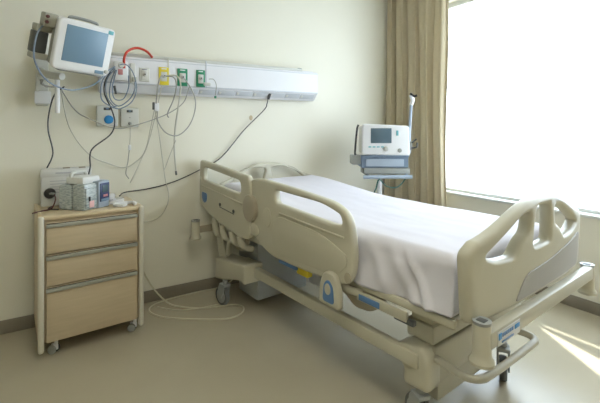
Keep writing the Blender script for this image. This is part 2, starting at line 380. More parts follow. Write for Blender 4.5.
# rail arms under the head rail and mechanism
for i, (y, z0) in enumerate([(2.0, .63), (1.88, .60), (1.74, .585), (1.62, .575)]):
    P(MB().tube([(-.55, y, z0), (-.545, y, .555), (-.525, y-.015, .505), (-.46, y-.02, .475)], [.022, .024, .02, .016], seg=12), 'rail_arm', 'bed')
P(MB().tube([(-.51, 1.18, .55), (-.50, 1.12, .52), (-.46, 1.05, .51)], [.018, .018, .014], seg=12), 'rail_arm', 'bed')
P(MB().tube([(-.51, .70, .56), (-.50, .66, .52), (-.46, .60, .51)], [.018, .018, .014], seg=12), 'rail_arm', 'bed')
P(MB().lathe([(.02, 0), (.075, .004), (.085, .02), (.085, .05), (.07, .06), (.02, .062)], (-.47, 1.80, .50), 'X'), 'pivot_disc', 'bed2')
P(MB().tube([(-.49, 1.90, .37), (-.5, 1.86, .47), (-.5, 1.75, .52)], .016), 'lift_link', 'bed')
P(MB().plate(rpoly([(2.06, .30, .02), (1.92, .30, .02), (2.04, .52, .03), (2.12, .52, .03)]), th=.03, bev=.008, plane='YZ', at=-.47), 'upright_bracket', 'bed')
# deck
dk = MB()
for sx in (-1, 1): dk.box(sx*.455-.012, sx*.455+.012, .12, 2.06, .525, .562, .008)
dk.box(-.443, .443, .12, .16, .525, .562, .006); dk.box(-.443, .443, 2.02, 2.06, .525, .562, .006)
P(dk, 'deck_frame', 'bed')
sl = MB()
for k in range(18): sl.box(-.44, .44, .2+k*.103, .28+k*.103, .535, .565, .008)
P(sl, 'deck_slats', 'bed2')
P(MB().box(-.484, -.468, .33, .62, .478, .524, .006), 'control_strip', 'bed')
P(MB().box(-.489, -.483, .475, .60, .485, .513, .004), 'control_label', 'blue', label='blue control label strip')
P(MB().box(-.480, -.455, .30, .40, .470, .492, .004), 'latch', 'darkgrey')
P(MB().plate(rpoly([(.86, .545, .01), (.60, .545, .01), (.46, .50, .03), (.56, .43, .03), (.66, .42, .03), (.74, .47, .03), (.86, .46, .02)]), th=.03, bev=.008, plane='YZ', at=-.44), 'rail_mount', 'bed2')
P(MB().box(-.53, -.515, 1.03, 1.20, .508, .527, .003), 'side_label', 'blue', label='small blue label under the rail')
P(MB().box(-.50, -.46, .97, 1.07, .475, .515, .008), 'cpr_handle', 'yellow', label='yellow emergency release handle')
# base
for sx in (-1, 1):
    P(MB().box(sx*.43-.022, sx*.43+.022, .30, 1.90, .282, .345, .008), 'side_beam', 'bed')
P(MB().box(-.38, .38, .32, .37, .28, .335, .008), 'cross_beam', 'bedmetal'); P(MB().box(-.405, .405, 1.80, 1.86, .27, .335, .008), 'cross_beam', 'bedmetal')
for sx in (-1, 1):
    cv = MB().plate(rpoly([(2.04, .165, .015), (2.03, .325, .02), (1.60, .375, .02), (1.60, .245, .015), (1.66, .258, .02), (1.76, .235, .06), (1.92, .185, .05)]), th=.15, bev=.012, plane='YZ', at=sx*.455)
    P(cv, 'caster_cover', 'bed')
    cv = MB().plate(rpoly([(.258, .195, .02), (.258, .33, .03), (.285, .370, .02), (.36, .370, .03), (.425, .345, .02), (.43, .275, .02), (.385, .265, .03), (.385, .185, .02)]), th=.10, bev=.02, plane='YZ', at=sx*.39)
    P(cv, 'caster_cover', 'bed')
P(MB().plate(rpoly([(-.38, .20, .02), (-.25, .215, .06), (.25, .215, .06), (.38, .20, .02), (.38, .365, .02), (-.38, .365, .02)]), th=.06, bev=.012, plane='XZ', at=.292), 'base_cover', 'bed')
P(MB().box(-.30, .10, .30, .38, .085, .215, .012), 'pedal_box', 'bed')
# columns
P(MB().box(-.38, .38, .27, .41, .370, .450, .012), 'lift_column', 'bed')
P(MB().box(-.365, .365, .285, .395, .445, .525, .010), 'lift_column', 'bed', label='upper inner sleeve of the foot column')
P(MB().box(-.35, .10, 1.72, 2.0, .05, .50, .015), 'motor_housing', 'greybox', label='tall grey steel housing under the head end')
P(MB().box(.02, .22, 1.40, 1.60, .14, .46, .01), 'control_box', 'white', label='white control box beside the grey housing')
# casters
def caster(x, y, yaw, r=.07, lift=.165):
    e = MB(); m = Matrix.Rotation(yaw, 4, 'Z')
    o = bpy.data.objects.new('caster', None); C.objects.link(o); o.parent = bed; o.location = (x, y, 0); o.rotation_euler.z = yaw
    w_ = MB().lathe([(r*.72, -.016), (r*.93, -.017), (r, -.008), (r, .008), (r*.93, .017), (r*.72, .016)], (0, .03, r), 'X', 32)
    w_.build('wheel', 'rubber', o)
    MB().lathe([(r*.2, -.02), (r*.7, -.018), (r*.7, .018), (r*.2, .02)], (0, .03, r), 'X', 28).build('wheel_hub', 'wheelhub', o)
    h = MB()
    for s_ in (-1, 1): h.plate(rpoly([(-.03, lift, .01), (.045, lift-.01, .03), (.05, r, .02), (.02, r-.02, .02), (-.01, r+.02, .02)]), th=.008, bev=.002, plane='YZ', at=s_*.026)
    h.box(-.03, .03, -.03, .035, lift-.02, lift, .005).disc((0, 0, lift-.002), .018, .03)
    h.build('fork', 'wheelhub', o)
    return o
caster(-.515, 1.90, R(8)); caster(-.405, .315, R(-20)); caster(.20, .25, R(-62), .06, .185); caster(.45, 1.92, R(30))
# bumper bar, bumpers, push handle
P(MB().box(-.50, .555, -.035, .01, .528, .590, .01), 'bumper_bar', 'bedmetal')
P(MB().box(-.64, -.10, 2.085, 2.10, .51, .56, .004), 'bumper_bar', 'bed2'); P(MB().box(-.10, .55, 2.07, 2.085, .51, .56, .004), 'bumper_bar', 'bed2')
def bumper(x, y, z0, h=.155, r=.034):
    b = P(MB().lathe([(r*.8, z0), (r*1.3, z0+.003), (r*1.35, z0+.014), (r*1.1, z0+.026), (r, z0+.04), (r*.95, z0+h-.01), (r*.9, z0+h)], (x, y, 0)), 'corner_bumper', 'bed')
    MB().lathe([(r*.55, z0+h-.004), (r*.95, z0+h-.003), (r*1.0, z0+h+.008), (r*.55, z0+h+.008)], (x, y, 0)).build('bumper_rim', 'wheelhub', b)
    MB().box(x-r*.5, x+r*.5, y-r*.5, y+r*.5, z0+h+.004, z0+h+.010, .003).build('bumper_socket', 'darkgrey', b)
bumper(-.497, .0, .470, .145, .032); bumper(.575, .0, .440, .145, .032); bumper(-.655, 2.10, .465, .135, .032); bumper(.56, 2.03, .465, .135, .032)
P(MB().tube([(-.375, .26, .325), (-.378, .20, .320), (-.375, .13, .312), (-.34, .085, .313), (-.26, .072, .315), (.05, .062, .32), (.12, .07, .32), (.145, .11, .32), (.14, .18, .32), (.14, .26, .32)], .0155, seg=14), 'push_handle', 'bedmetal')
lb = P(MB().box(-.457, -.285, -.037, -.034, .530, .580, .001), 'maker_label', 'lightlabel', label='white label with blue emblem and blue strips on the bumper bar')
b_ = MB().box(-.452, -.430, -.039, -.0365, .552, .574, .0005)
b_.build('emblem', 'brightblue', lb); MB().box(-.330, -.292, -.039, -.0365, .555, .570, .0005).build('blue_strip', 'brightblue', lb)
t_ = MB()
for k in range(6): t_.box(-.424+k*.0145, -.414+k*.0145, -.039, -.0365, .557, .570, .0005)
t_.box(-.43, -.34, -.039, -.0365, .537, .543, .0005)
t_.build('lettering', 'blue', lb)

# ------------------------------------------------------------ mattress and sheet
T = Matrix.Translation(BO) @ Matrix.Rotation(BR, 4, 'Z')
def ztop(v):
    return .795+.075*sst((v-1.05)/1.0)
mt = MB(); NA = 24; rows = []
prof = [(-.43, 0), (-.43, 1), (.43, 1), (.43, 0)]
for i in range(NA+1):
    v = .15+1.90*i/NA
    rows.append([mt.bm.verts.new((x, v, .575+.012 if k == 0 else ztop(v)-.012)) for x, k in prof])
for A, B in zip(rows, rows[1:]):
    for k in range(4): mt.bm.faces.new((A[k], A[(k+1) % 4], B[(k+1) % 4], B[k]))
mt.bm.faces.new(rows[0]); mt.bm.faces.new(rows[-1][::-1])
for v in mt.bm.verts: v.co.z += 0
mo = mt.build('mattress', 'mattress', sharp=30, loc=BO, rotz=BR)
tag(mo, 'blue-grey mattress lying under the white sheet on the hospital bed', 'mattress')
sh = MB(); HW = .445; V0, V1 = .135, 2.065; drop = .25; du = .0125
na = int((V1-V0+2*drop)/.0145); nb = int((2*HW+2*drop)/.0125); G = []
rad = .045
def fold(c, lo, hi):            # arc length coordinate -> (position, drop)
    if c < lo: e = lo-c; s_ = -1; base = lo
    elif c > hi: e = c-hi; s_ = 1; base = hi
    else: return c, 0.0, 0
    a = min(e, rad*math.pi/2)/rad
    return base+s_*(rad*math.sin(a)), rad*(1-math.cos(a))+max(0, e-rad*math.pi/2), s_
for i in range(na+1):
    a = V0-drop+(V1-V0+2*drop)*i/na; row = []
    for j in range(nb+1):
        b = -HW-drop+(2*HW+2*drop)*j/nb
        y, dy, sy = fold(a, V0+rad, V1-rad); x, dx, sx = fold(b, -HW+rad, HW-rad)
        dd = max(dx, dy)
        if dx > rad and dy > rad: # tucked corner
            k = min(dx, dy)
            if dx >= dy: pass
            else: pass
        lim = .245 if y > .55 else .245-.05*(.55-y)
        dd = min(dd, lim)
        z = ztop(min(max(y, V0), V1))-dd*(1+.0*dd)
        zt = z
        p = Vector((x*4.0, y*4.0, z*2))
        hang = min(1, dd/.08)
        top = 1-hang
        n1 = noise.noise(p*.9); n2 = noise.noise(Vector((y*9+z*5, z*2.5, 3)))
        if dx >= dy and sx:
            x += sx*hang*(.012*n2+.014*math.sin(y*12+z*11+n1*3)*dd/.2+.012*dd/.2)
        elif sy:
            y += sy*hang*.004*n2
        if sx < 0 and dx > .02:       # diagonal folds near the foot corner
            q = (y-.14)+(z-.56)*(-.55)
            for c0, wd, am in ((.09, .014, .022), (.17, .03, .014), (.30, .035, .012), (.47, .04, .010), (.60, .03, .008)):
                x -= am*hang*math.exp(-((q-c0)/wd)**2)
        z += top*(.0035*noise.noise(Vector((x*5, y*3.2, 1)))+.0015*noise.noise(Vector((x*16, y*7, 5))))
        row.append(sh.bm.verts.new((x, y, z)))
    G.append(row)
for i in range(na):
    for j in range(nb): sh.bm.faces.new((G[i][j], G[i][j+1], G[i+1][j+1], G[i+1][j]))
so = sh.build('bed_sheet', 'sheet', sharp=180, loc=BO, rotz=BR)
s2 = so.modifiers.new('thickness', 'SOLIDIFY'); s2.thickness = .003; s2.offset = 1
tag(so, 'white cotton sheet smoothed over the mattress, hanging over its near side', 'sheet')

# ------------------------------------------------------------ bedside cabinet
CW, CD, CH = .56, .42, .80
cab = thing('bedside_cabinet', 'pale maple bedside cabinet with three drawers against the wall', 'cabinet', (.183, 2.640, 0), R(5.0))
# local: x centred, y 0 = front face, y+ = towards wall
cx = CW/2
b = MB(); b.box(-cx+.001, cx-.001, .02, CD, .09, CH-.02, .004); P(b, 'body', 'maple', cab)
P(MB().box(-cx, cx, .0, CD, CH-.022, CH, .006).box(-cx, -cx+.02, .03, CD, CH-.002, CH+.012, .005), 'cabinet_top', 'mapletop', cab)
for s_ in (-1, 1):
    P(MB().box(s_*(cx-.014)-.015, s_*(cx-.014)+.015, -.016, .02, .045, CH+.002, .014, seg=4), 'corner_post', 'post', cab, 'cream rounded corner post')
zs = [(.09, .405), (.405, .585), (.585, .765)]
for z0, z1 in zs:
    dr = P(MB().box(-cx+.04, cx-.04, -.004, .022, z0+.004, z1-.004, .003), 'drawer', 'maple', cab)
    MB().box(-cx+.037, cx-.037, -.016, .0, z1-.030, z1-.010, .004).build('handle', 'alu', dr)['label'] = 'full-width grooved aluminium pull'
    MB().box(-cx+.04, cx-.04, -.0045, .0, z1-.010, z1-.006, .001).build('finger_gap', 'gap', dr)
for x, y, yaw in ((-cx+.09, .05, .7), (cx-.04, .05, 1.0), (-cx+.06, CD-.06, .3), (cx-.06, CD-.06, .5)):
    o = bpy.data.objects.new('caster', None); C.objects.link(o); o.parent = cab; o.location = (x, y, 0); o.rotation_euler.z = yaw
    for s_ in (-1, 1): MB().lathe([(.015, -.008), (.0235, -.007), (.025, 0), (.0235, .007), (.015, .008)], (s_*.014, .016, .025), 'X', 20).build('wheel', 'midgrey' if s_ < 0 else 'black', o)
    MB().disc((0, 0, .045), .010, .047).box(-.007, .007, -.012, .030, .022, .055, .006).build('caster_housing', 'white', o)

# ------------------------------------------------------------ things on the cabinet
ct = CH+.001
bx = thing('equipment_box', 'white lidded equipment box with grey print standing against the wall', 'box', (.045, 2.995, ct))
P(MB().box(-.138, .138, -.055, .055, 0, .188, .008), 'box_body', 'carton', bx)
P(MB().box(-.142, .142, -.058, .058, .182, .232, .010), 'lid', 'carton', bx)
p_ = MB()
p_.box(-.06, .12, -.0595, -.057, .203, .212, .0005)
for k in range(5): p_.box(-.09, .02+.02*(k % 3), -.0565, -.054, .155-k*.018, .160-k*.018, .0005)
P(p_, 'printed_lines', 'paleink', bx, 'faint grey print')
for x in (0, .09): P(MB().box(x-.02, x+.02, -.03, .01, .23, .236, .002), 'lid_tab', 'brown', bx)
plug = thing('power_plug', 'round black power plug on the front of the white box', 'plug', (-.045, 2.925, ct+.085))
P(MB().lathe([(.022, 0), (.031, .004), (.033, .015), (.030, .026), (.016, .030)], (0, .012, 0), 'Y'), 'plug_body', 'black', plug)
P(MB().tube([(.0, -.012, -.0), (.028, -.035, -.002)], .008, smooth=False), 'strain_relief', 'midgrey', plug)
dev = thing('infusion_device', 'grey film-wrapped infusion device with a navy display on the cabinet', 'medical device', (.132, 2.655, ct), R(44)); dev.scale = (1.2, 1.2, 1.12)
# local: origin = near bottom corner; x+ runs right/back, y+ runs left/back
P(MB().box(.0, .12, .08, .16, 0, .135, .012).box(.0, .12, .0, .076, 0, .14, .012), 'wrapped_case', 'wrapped', dev)
P(MB().box(.012, .13, .02, .13, .135, .178, .014), 'top_case', 'carton', dev)
P(MB().tube([(.02, .10, .172), (.03, .10, .195), (.10, .10, .200), (.12, .10, .175)], .009), 'carry_handle', 'offwhite', dev)
P(MB().box(.006, .075, -.006, .01, .01, .12, .004), 'side_pouch', 'wrapped', dev)
P(MB().box(.025, .055, -.009, -.005, .015, .05, .002), 'tag', 'pink', dev, 'small pink tag')
P(MB().box(.02, .03, -.010, -.005, .05, .075, .002), 'clip', 'black', dev)
dp = P(MB().box(.078, .155, -.014, .10, .0, .148, .006), 'display_unit', 'lightsteel', dev)
MB().box(.086, .150, -.018, -.013, .035, .135, .002).build('display_panel', 'navy', dp)
MB().box(.098, .138, -.0205, -.0175, .085, .125, .001).build('screen', 'screen2', dp)
MB().box(.105, .135, -.0205, -.0175, .06, .072, .001).build('readout', 'redlabel', dp)
MB().box(.09, .145, -.0205, -.0175, .038, .05, .001).build('keys', 'screen', dp)
ph = thing('telephone', 'white telephone handset base behind the coiled cord on the cabinet', 'telephone', (.325, 2.85, ct), R(-10))
P(MB().box(-.055, .045, -.05, .05, 0, .028, .010), 'phone_base', 'white', ph)
P(MB().box(-.05, -.008, -.075, .06, .028, .058, .013), 'handset', 'white', ph)
P(MB().box(.0, .038, -.03, .03, .027, .032, .002), 'keypad', 'offwhite', ph)
pts = []
for k in range(420):
    t = k/419; a = -0.6+t*5.6
    c = Vector((.362+.060*math.cos(a), 2.725+.045*math.sin(a), ct+.0105))
    if t > .9: c += Vector((-.02, .06, 0))*(t-.9)*5
    rr = .0078; q = k*1.1
    rd = Vector((math.cos(a), math.sin(a), 0))
    pts.append(c+rd*rr*math.cos(q)+Vector((0, 0, rr*math.sin(q))))
cc = MB().tube(pts, .0032, seg=6, smooth=False)
bmesh.ops.transform(cc.bm, matrix=(Matrix.Translation((.325, 2.85, ct)) @ Matrix.Rotation(R(-10), 4, 'Z')).inverted(), verts=cc.bm.verts)
P(cc, 'coiled_cord', 'white', ph, 'white coiled cord looped on the cabinet top')

# ------------------------------------------------------------ bedhead service panel
sp = thing('service_panel', 'long white bedhead service panel fixed along the wall', 'wall panel', (1.12, 3.10, 1.53))
def L(x): return x-1.12
X0, X1 = .235, 2.01
prof = [(-.003, .01), (-.06, .01), (-.12, .075), (-.12, .255), (-.112, .262), (-.003, .262)]
b = MB(); A = [b.bm.verts.new((L(X0), y, z)) for y, z in prof]; B = [b.bm.verts.new((L(X1), y, z)) for y, z in prof]
for k in range(len(prof)): b.bm.faces.new((A[k], A[(k+1) % 6], B[(k+1) % 6], B[k]))
b.bm.faces.new(A[::-1]); b.bm.faces.new(B)
bmesh.ops.bevel(b.bm, geom=b.bm.edges[:], offset=.006, segments=2, affect='EDGES')
body = P(b, 'panel_body', 'service', sp)
P(MB().box(L(X0)+.01, L(1.87), -.085, -.003, .26, .292, .012), 'light_trough', 'offwhite', sp)
P(MB().box(L(1.87), L(X1)-.02, -.075, -.003, .26, .276, .006), 'end_cap', 'service', sp)
P(MB().box(L(1.83), L(1.865), -.075, -.03, .285, .298, .004), 'trough_clip', 'midgrey', sp)
P(MB().box(L(X0)+.005, L(X1)-.005, -.1225, -.118, .070, .079, .001).box(L(X0)+.005, L(X1)-.005, -.1225, -.118, .243, .247, .001), 'seam_line', 'servicegrey', sp)
for x in (.688, .972): P(MB().box(L(x)-.004, L(x)+.004, -.1235, -.11, .08, .275, .001), 'divider', 'cablepale' if x < .8 else 'servicegrey', sp)
# sloping lower strip with sockets
sl_rot = Matrix.Rotation(math.atan2(.065, .06), 4, 'X')
def slope(x0, x1, m, name, lab=None, th=.004, wd=.05):
    b = MB().box(-(x1-x0)/2, (x1-x0)/2, -wd/2, wd/2, -th/2, th/2, .001)
    bmesh.ops.transform(b.bm, matrix=Matrix.Translation((L((x0+x1)/2), -.0915, .0415)) @ Matrix.Rotation(-math.atan2(.065, .06), 4, 'X'), verts=b.bm.verts)
    return P(b, name, m, sp, lab)
for k in range(9): slope(.62+k*.152, .62+k*.152+.145, 'servicegrey', 'socket_plate')
for k in range(7): slope(.93+k*.152, .95+k*.152, 'offwhite', 'socket', th=.010, wd=.022)
def outlet(x0, x1, z0, z1, m, lab):
    o = P(MB().box(L(x0), L(x1), -.128, -.119, z0-1.53, z1-1.53, .004), 'outlet_plate', m, sp, lab)
    xm = (x0+x1)/2; zm = (z0+z1)/2; w = (x1-x0)
    MB().box(L(xm)-w*.3, L(xm)+w*.3, -.133, -.126, zm-1.53-.038, zm-1.53+.030, .004).build('face', 'offwhite', o)
    MB().lathe([(w*.20, 0), (w*.20, .012), (w*.12, .016)], (L(xm), -.130, zm-1.53), 'Y').build('connector', 'steel', o)
    MB().lathe([(w*.07, 0), (w*.07, .014)], (L(xm), -.136, zm-1.53), 'Y').build('hole', 'darkgrey', o)
    MB().box(L(xm)-w*.25, L(xm)+w*.25, -.1295, -.127, z1-1.53-.016, z1-1.53-.008, .0005).build('legend', 'white' if m != 'offwhite' else 'ink', o)
    return o
outlet(.488, .556, 1.622, 1.72, 'offwhite', 'grey-white outlet plate')
outlet(.620, .692, 1.605, 1.735, 'yellow', 'yellow gas outlet plate')
outlet(.752, .828, 1.605, 1.735, 'green', 'green gas outlet plate with a hose')
outlet(.893, .962, 1.605, 1.735, 'green', 'green gas outlet plate beside the divider')
# suction / valve block at left end
vb = thing('suction_regulator', 'white suction regulator block with red label at panel end', 'regulator', (.375, 2.975, 1.675))
P(MB().box(-.055, .035, -.045, .003, -.06, .075, .012), 'regulator_body', 'white', vb)
P(MB().box(-.030, .0, -.049, -.044, -.02, .018, .002), 'red_label', 'redlabel', vb, 'pale red warning label')
P(MB().disc((-.01, -.045, .045), .02, .014, 'Y'), 'dial', 'offwhite', vb)
P(MB().box(.05, .085, -.02, .003, -.07, .07, .006), 'side_block', 'offwhite', vb)
P(MB().box(.06, .09, -.05, -.02, -.06, -.03, .004), 'cable_clip', 'greybeige', vb)
tag(MB().tube([(.383, 2.93, 1.700), (.385, 2.93, 1.775), (.413, 2.945, 1.826), (.472, 2.96, 1.853), (.535, 2.97, 1.838), (.578, 2.985, 1.800)], .0085, seg=12).build('red_hose', 'red'), 'short bright red hose arching over the top of the service panel', 'hose')

# nurse call boxes
def callbox(x0, x1, z0, z1, blue, lab):
    t = thing('call_box', lab, 'wall box', ((x0+x1)/2, 3.10, (z0+z1)/2), 0, 'call boxes on the wall'); w = (x1-x0)/2; h = (z1-z0)/2
    P(MB().box(-w, w, -.045, -.001, -h, h, .007), 'housing', 'offwhite', t)
    P(MB().box(-w*.35, w*.3, -.050, -.044, h*.55, h*.8, .002), 'display_window', 'darkgrey', t)
    P(MB().box(-w*.15, w*.1, -.0515, -.049, h*.62, h*.74, .0005), 'indicator', 'screen', t)
    if blue: P(MB().lathe([(.030, 0), (.030, .006), (.024, .010)], (w*.12, -.044, -h*.35), 'Y'), 'call_button', 'brightblue', t, 'round blue button')
    else:
        P(MB().lathe([(.012, 0), (.012, .01), (.006, .016)], (w*.0, -.044, -h*.62), 'Y'), 'cord_socket', 'midgrey', t)
        P(MB().disc((0, -.044, 0), .004, .003, 'Y'), 'screw', 'midgrey', t)
callbox(.225, .360, 1.305, 1.45, True, 'pale wall box with a round blue button')
callbox(.378, .498, 1.30, 1.435, False, 'pale wall box with a pull cord, right of the blue button box')

# ------------------------------------------------------------ patient monitor on its wall arm
mon = thing('patient_monitor', 'white patient monitor with blue-grey screen on a wall arm', 'monitor', (.118, 2.62, 1.762), R(19))
tilt = Matrix.Rotation(R(15), 4, 'X') @ Matrix.Rotation(R(4), 4, 'Y')
def mp(mb, name, m, parent=None, lab=None):
    bmesh.ops.transform(mb.bm, matrix=tilt, verts=mb.bm.verts); return P(mb, name, m, parent or mon, lab)
W2, H2 = .155, .143
bez = MB().plate(rpoly([(-W2, -H2, .03), (W2, -H2, .03), (W2, H2, .03), (-W2, H2, .03)]), th=.045, bev=.012, plane='XZ', at=-.02)
bezel = mp(bez, 'front_bezel', 'white')
mp(MB().box(-W2+.015, W2-.015, .0, .095, -H2+.012, H2-.012, .018), 'rear_housing', 'greybeige')
mp(MB().box(-.112, .114, -.046, -.041, -.090, .112, .003), 'screen', 'screen', bezel, 'blue-grey glass screen')
mp(MB().box(.112, .142, -.045, -.040, .110, .132, .002), 'brand_corner', 'teal', bezel, 'pale teal corner light')
mp(MB().box(.075, .125, -.0455, -.041, -.132, -.112, .001), 'key_strip', 'screen', bezel)
mp(MB().lathe([(.012, 0), (.012, .012), (.008, .014)], (.140, -.042, -.112), 'Y'), 'rotary_knob', 'offwhite', bezel)
mp(MB().tube([(-.08, .03, H2-.012), (-.07, .03, H2+.012), (.06, .03, H2+.012), (.07, .03, H2-.012)], .009), 'carry_handle', 'midgrey')
mp(MB().box(-.10, .14, -.0, .07, -H2-.012, -H2+.012, .006), 'bottom_foot', 'midgrey')
mp(MB().box(-.220, -W2+.006, .085, .16, -.085, .035, .006), 'module_rack', 'darkgrey', lab='dark module slot at the side')
mp(MB().box(-.215, -W2+.02, .08, .165, .035, .075, .006), 'module_shell', 'greybeige'); mp(MB().box(-.215, -W2+.02, .08, .165, -.12, -.085, .006), 'module_shell', 'greybeige')
mp(MB().box(-.205, -W2+.02, .02, .09, .07, .145, .008), 'connector_panel', 'greybeige')
for z in (.125, .095): mp(MB().disc((-.195, .016, z), .009, .02, 'Y'), 'connector', 'redcable')
arm = thing('monitor_bracket', 'white wall channel and bracket pole holding the patient monitor', 'bracket', (-.05, 3.10, 1.6))
def la(mb): bmesh.ops.translate(mb.bm, vec=(.05, -3.10, -1.6), verts=mb.bm.verts); return mb
P(la(MB().box(-.125, -.055, 3.06, 3.098, 1.44, 1.93, .006)), 'wall_channel', 'offwhite', arm)
P(la(MB().box(-.13, -.04, 3.03, 3.062, 1.45, 1.53, .006)), 'mount_block', 'white', arm)
P(la(MB().box(-.11, -.07, 2.84, 3.06, 1.60, 1.66, .01)), 'swing_arm', 'offwhite', arm)
P(la(MB().tube([(-.09, 2.84, 1.63), (-.04, 2.80, 1.61), (.02, 2.74, 1.60)], .022, seg=12)), 'swing_arm', 'offwhite', arm)
P(la(MB().tube([(-.005, 2.80, 1.60), (-.005, 2.80, 1.385)], .014, seg=14, smooth=False)), 'hanging_pole', 'white', arm)

# ------------------------------------------------------------ cables and tubes
GR = {'gas_hose': 'grey hoses at the gas outlets', 'thin_tube': 'thin pale tubes hanging on the wall', 'sensor_cable': 'cables hanging from the monitor', 'floor_cable': 'cream cables on the floor', 'pull_cord': 'cords under the wall box', 'mains_cord': 'dark cords on the cabinet'}
def cable(name, pts, r, m, lab, cat='cable', ends=None, grp=None):
    grp = grp or GR.get(name)
    o = MB().tube(pts, r, seg=7).build(name, m); tag(o, lab, cat, grp)
    return o
pc = cable('power_cable', [(1.525, 3.02, 1.545), (1.520, 3.03, 1.50), (1.50, 3.05, 1.445), (1.326, 3.07, 1.275), (1.13, 3.08, 1.055), (.946, 3.085, .958), (.754, 3.085, .882), (.574, 3.08, .845), (.41, 3.06, .835), (.36, 2.98, .825)], .0042, 'cableblack', 'black power cable sweeping from the service panel down behind the bed')
MB().tube([(1.532, 3.005, 1.585), (1.525, 3.015, 1.535)], [.016, .011], smooth=False).build('plug_head', 'cableblack', pc)
c0 = cable('sensor_cable', [(-.040, 2.67, 1.880), (-.068, 2.60, 1.862), (-.099, 2.57, 1.798), (-.112, 2.57, 1.677), (-.072, 2.62, 1.581), (-.001, 2.70, 1.533), (.086, 2.75, 1.524), (.197, 2.80, 1.571), (.275, 2.88, 1.665), (.325, 2.915, 1.705)], .0045, 'cableblue', 'blue-grey sensor cable drooping below the patient monitor')
cable('sensor_cable', [(.03, 2.80, 1.545), (-.02, 2.90, 1.50), (-.05, 3.04, 1.397), (-.056, 3.05, 1.281), (-.03, 3.06, 1.13), (-.062, 3.05, 1.035), (-.06, 3.01, 1.025)], .0045, 'cableblack', 'dark cable hanging from the monitor pole to the white box')
cable('sensor_cable', [(.0, 2.84, 1.56), (.095, 3.02, 1.413), (.183, 3.03, 1.355), (.337, 3.03, 1.292), (.466, 3.03, 1.312), (.674, 3.02, 1.389), (.80, 3.0, 1.48), (.84, 2.97, 1.60)], .004, 'cablegrey', 'grey lead swinging under the two call boxes to the green outlet')
cable('sensor_cable', [(.01, 2.84, 1.541), (.066, 3.05, 1.29), (.183, 3.06, 1.111), (.30, 3.06, 1.045), (.401, 3.06, 1.011), (.48, 3.06, 1.05), (.545, 3.05, 1.134), (.603, 3.04, 1.351), (.64, 2.97, 1.60)], .0035, 'cablepale', 'pale lead making the deepest loop down the wall above the cabinet')
cable('monitor_cable', [(.300, 2.91, 1.675), (.265, 2.91, 1.60), (.262, 2.92, 1.52), (.305, 2.93, 1.42), (.325, 2.93, 1.33), (.30, 2.94, 1.25), (.20, 2.95, 1.165), (.178, 2.95, 1.11), (.178, 2.92, 1.04), (.165, 2.90, .985)], .0045, 'cableblack', 'thick dark cable running down past the blue button to the cabinet')
loops = [
 [(.330, 2.90, 1.705), (.262, 2.90, 1.62), (.272, 2.91, 1.50), (.33, 2.92, 1.452), (.365, 2.92, 1.44)],
 [(.335, 2.90, 1.700), (.285, 2.90, 1.62), (.300, 2.91, 1.52), (.345, 2.92, 1.458), (.372, 2.92, 1.446)],
 [(.338, 2.895, 1.690), (.312, 2.90, 1.60), (.325, 2.91, 1.50), (.385, 2.92, 1.452), (.445, 2.91, 1.50), (.468, 2.91, 1.57), (.462, 2.92, 1.62)],
 [(.345, 2.89, 1.690), (.325, 2.89, 1.58), (.350, 2.90, 1.50), (.405, 2.905, 1.50), (.425, 2.90, 1.58), (.420, 2.91, 1.66)],
 [(.36, 2.885, 1.725), (.40, 2.88, 1.73), (.445, 2.885, 1.68), (.475, 2.89, 1.58), (.462, 2.90, 1.485), (.40, 2.91, 1.435), (.35, 2.92, 1.44)]]
loops = [[(x-.012-(.03*max(0, 1.62-z)/.2), y, z-.01) for x, y, z in l] for l in loops]
nm = ['outermost on the left', 'second from the left', 'wide loop under the clip', 'short inner loop', 'long loop on the right, over the clip']
for l, n in zip(loops, nm): cable('lead_wire', l, .0038, 'cableblue', 'blue-grey lead looped at the panel end, '+n, grp='leads looped at the panel end')
MB_ = MB().tube([(.318, 2.895, 1.575), (.330, 2.90, 1.52)], [.009, .009, .006], smooth=False).build('lead_connector', 'darkgrey'); tag(MB_, 'small dark plug hanging within the looped blue-grey leads', 'connector')
# hanging lines under the gas outlets
cable('gas_hose', [(.655, 2.955, 1.665), (.625, 2.93, 1.66), (.606, 2.94, 1.58), (.603, 2.98, 1.47)], .0055, 'cablegrey', 'grey hose curving down from the yellow outlet to the clamp')
cl = thing('hose_clamp', 'white inline hose clamp hanging below the yellow outlet', 'clamp', (.610, 3.0, 1.445))
P(MB().box(-.016, .016, -.012, .012, -.03, .03, .005), 'clamp_body', 'white', cl); P(MB().box(-.028, -.014, -.012, .012, -.02, .035, .004), 'clamp_lever', 'darkgrey', cl)
cable('gas_hose', [(.615, 3.0, 1.415), (.625, 3.02, 1.34), (.68, 3.03, 1.26), (.763, 3.03, 1.235), (.84, 3.03, 1.29), (.885, 3.02, 1.38), (.893, 2.99, 1.48), (.86, 2.96, 1.57), (.80, 2.955, 1.66)], .0045, 'cablegrey', 'grey hose looping up from the clamp to the green outlet')
cable('gas_hose', [(.665, 2.95, 1.668), (.715, 2.93, 1.66), (.735, 2.93, 1.60), (.722, 2.97, 1.50), (.69, 3.01, 1.40), (.700, 3.02, 1.37)], .0045, 'cablegrey', 'shorter grey hose hanging right of the clamp')
st = cable('thin_tube', [(.672, 2.95, 1.672), (.735, 2.92, 1.67), (.762, 2.92, 1.60), (.760, 2.98, 1.45), (.754, 3.05, 1.277), (.752, 3.06, 1.12), (.765, 3.06, .95)], .006, 'cablepale', 'pale double tube hanging straight down the wall to a dark tip')
MB().tube([(.763, 3.06, .965), (.766, 3.06, .935)], .0075, smooth=False).build('tube_tip', 'darkgrey', st)['label'] = 'dark end tip'
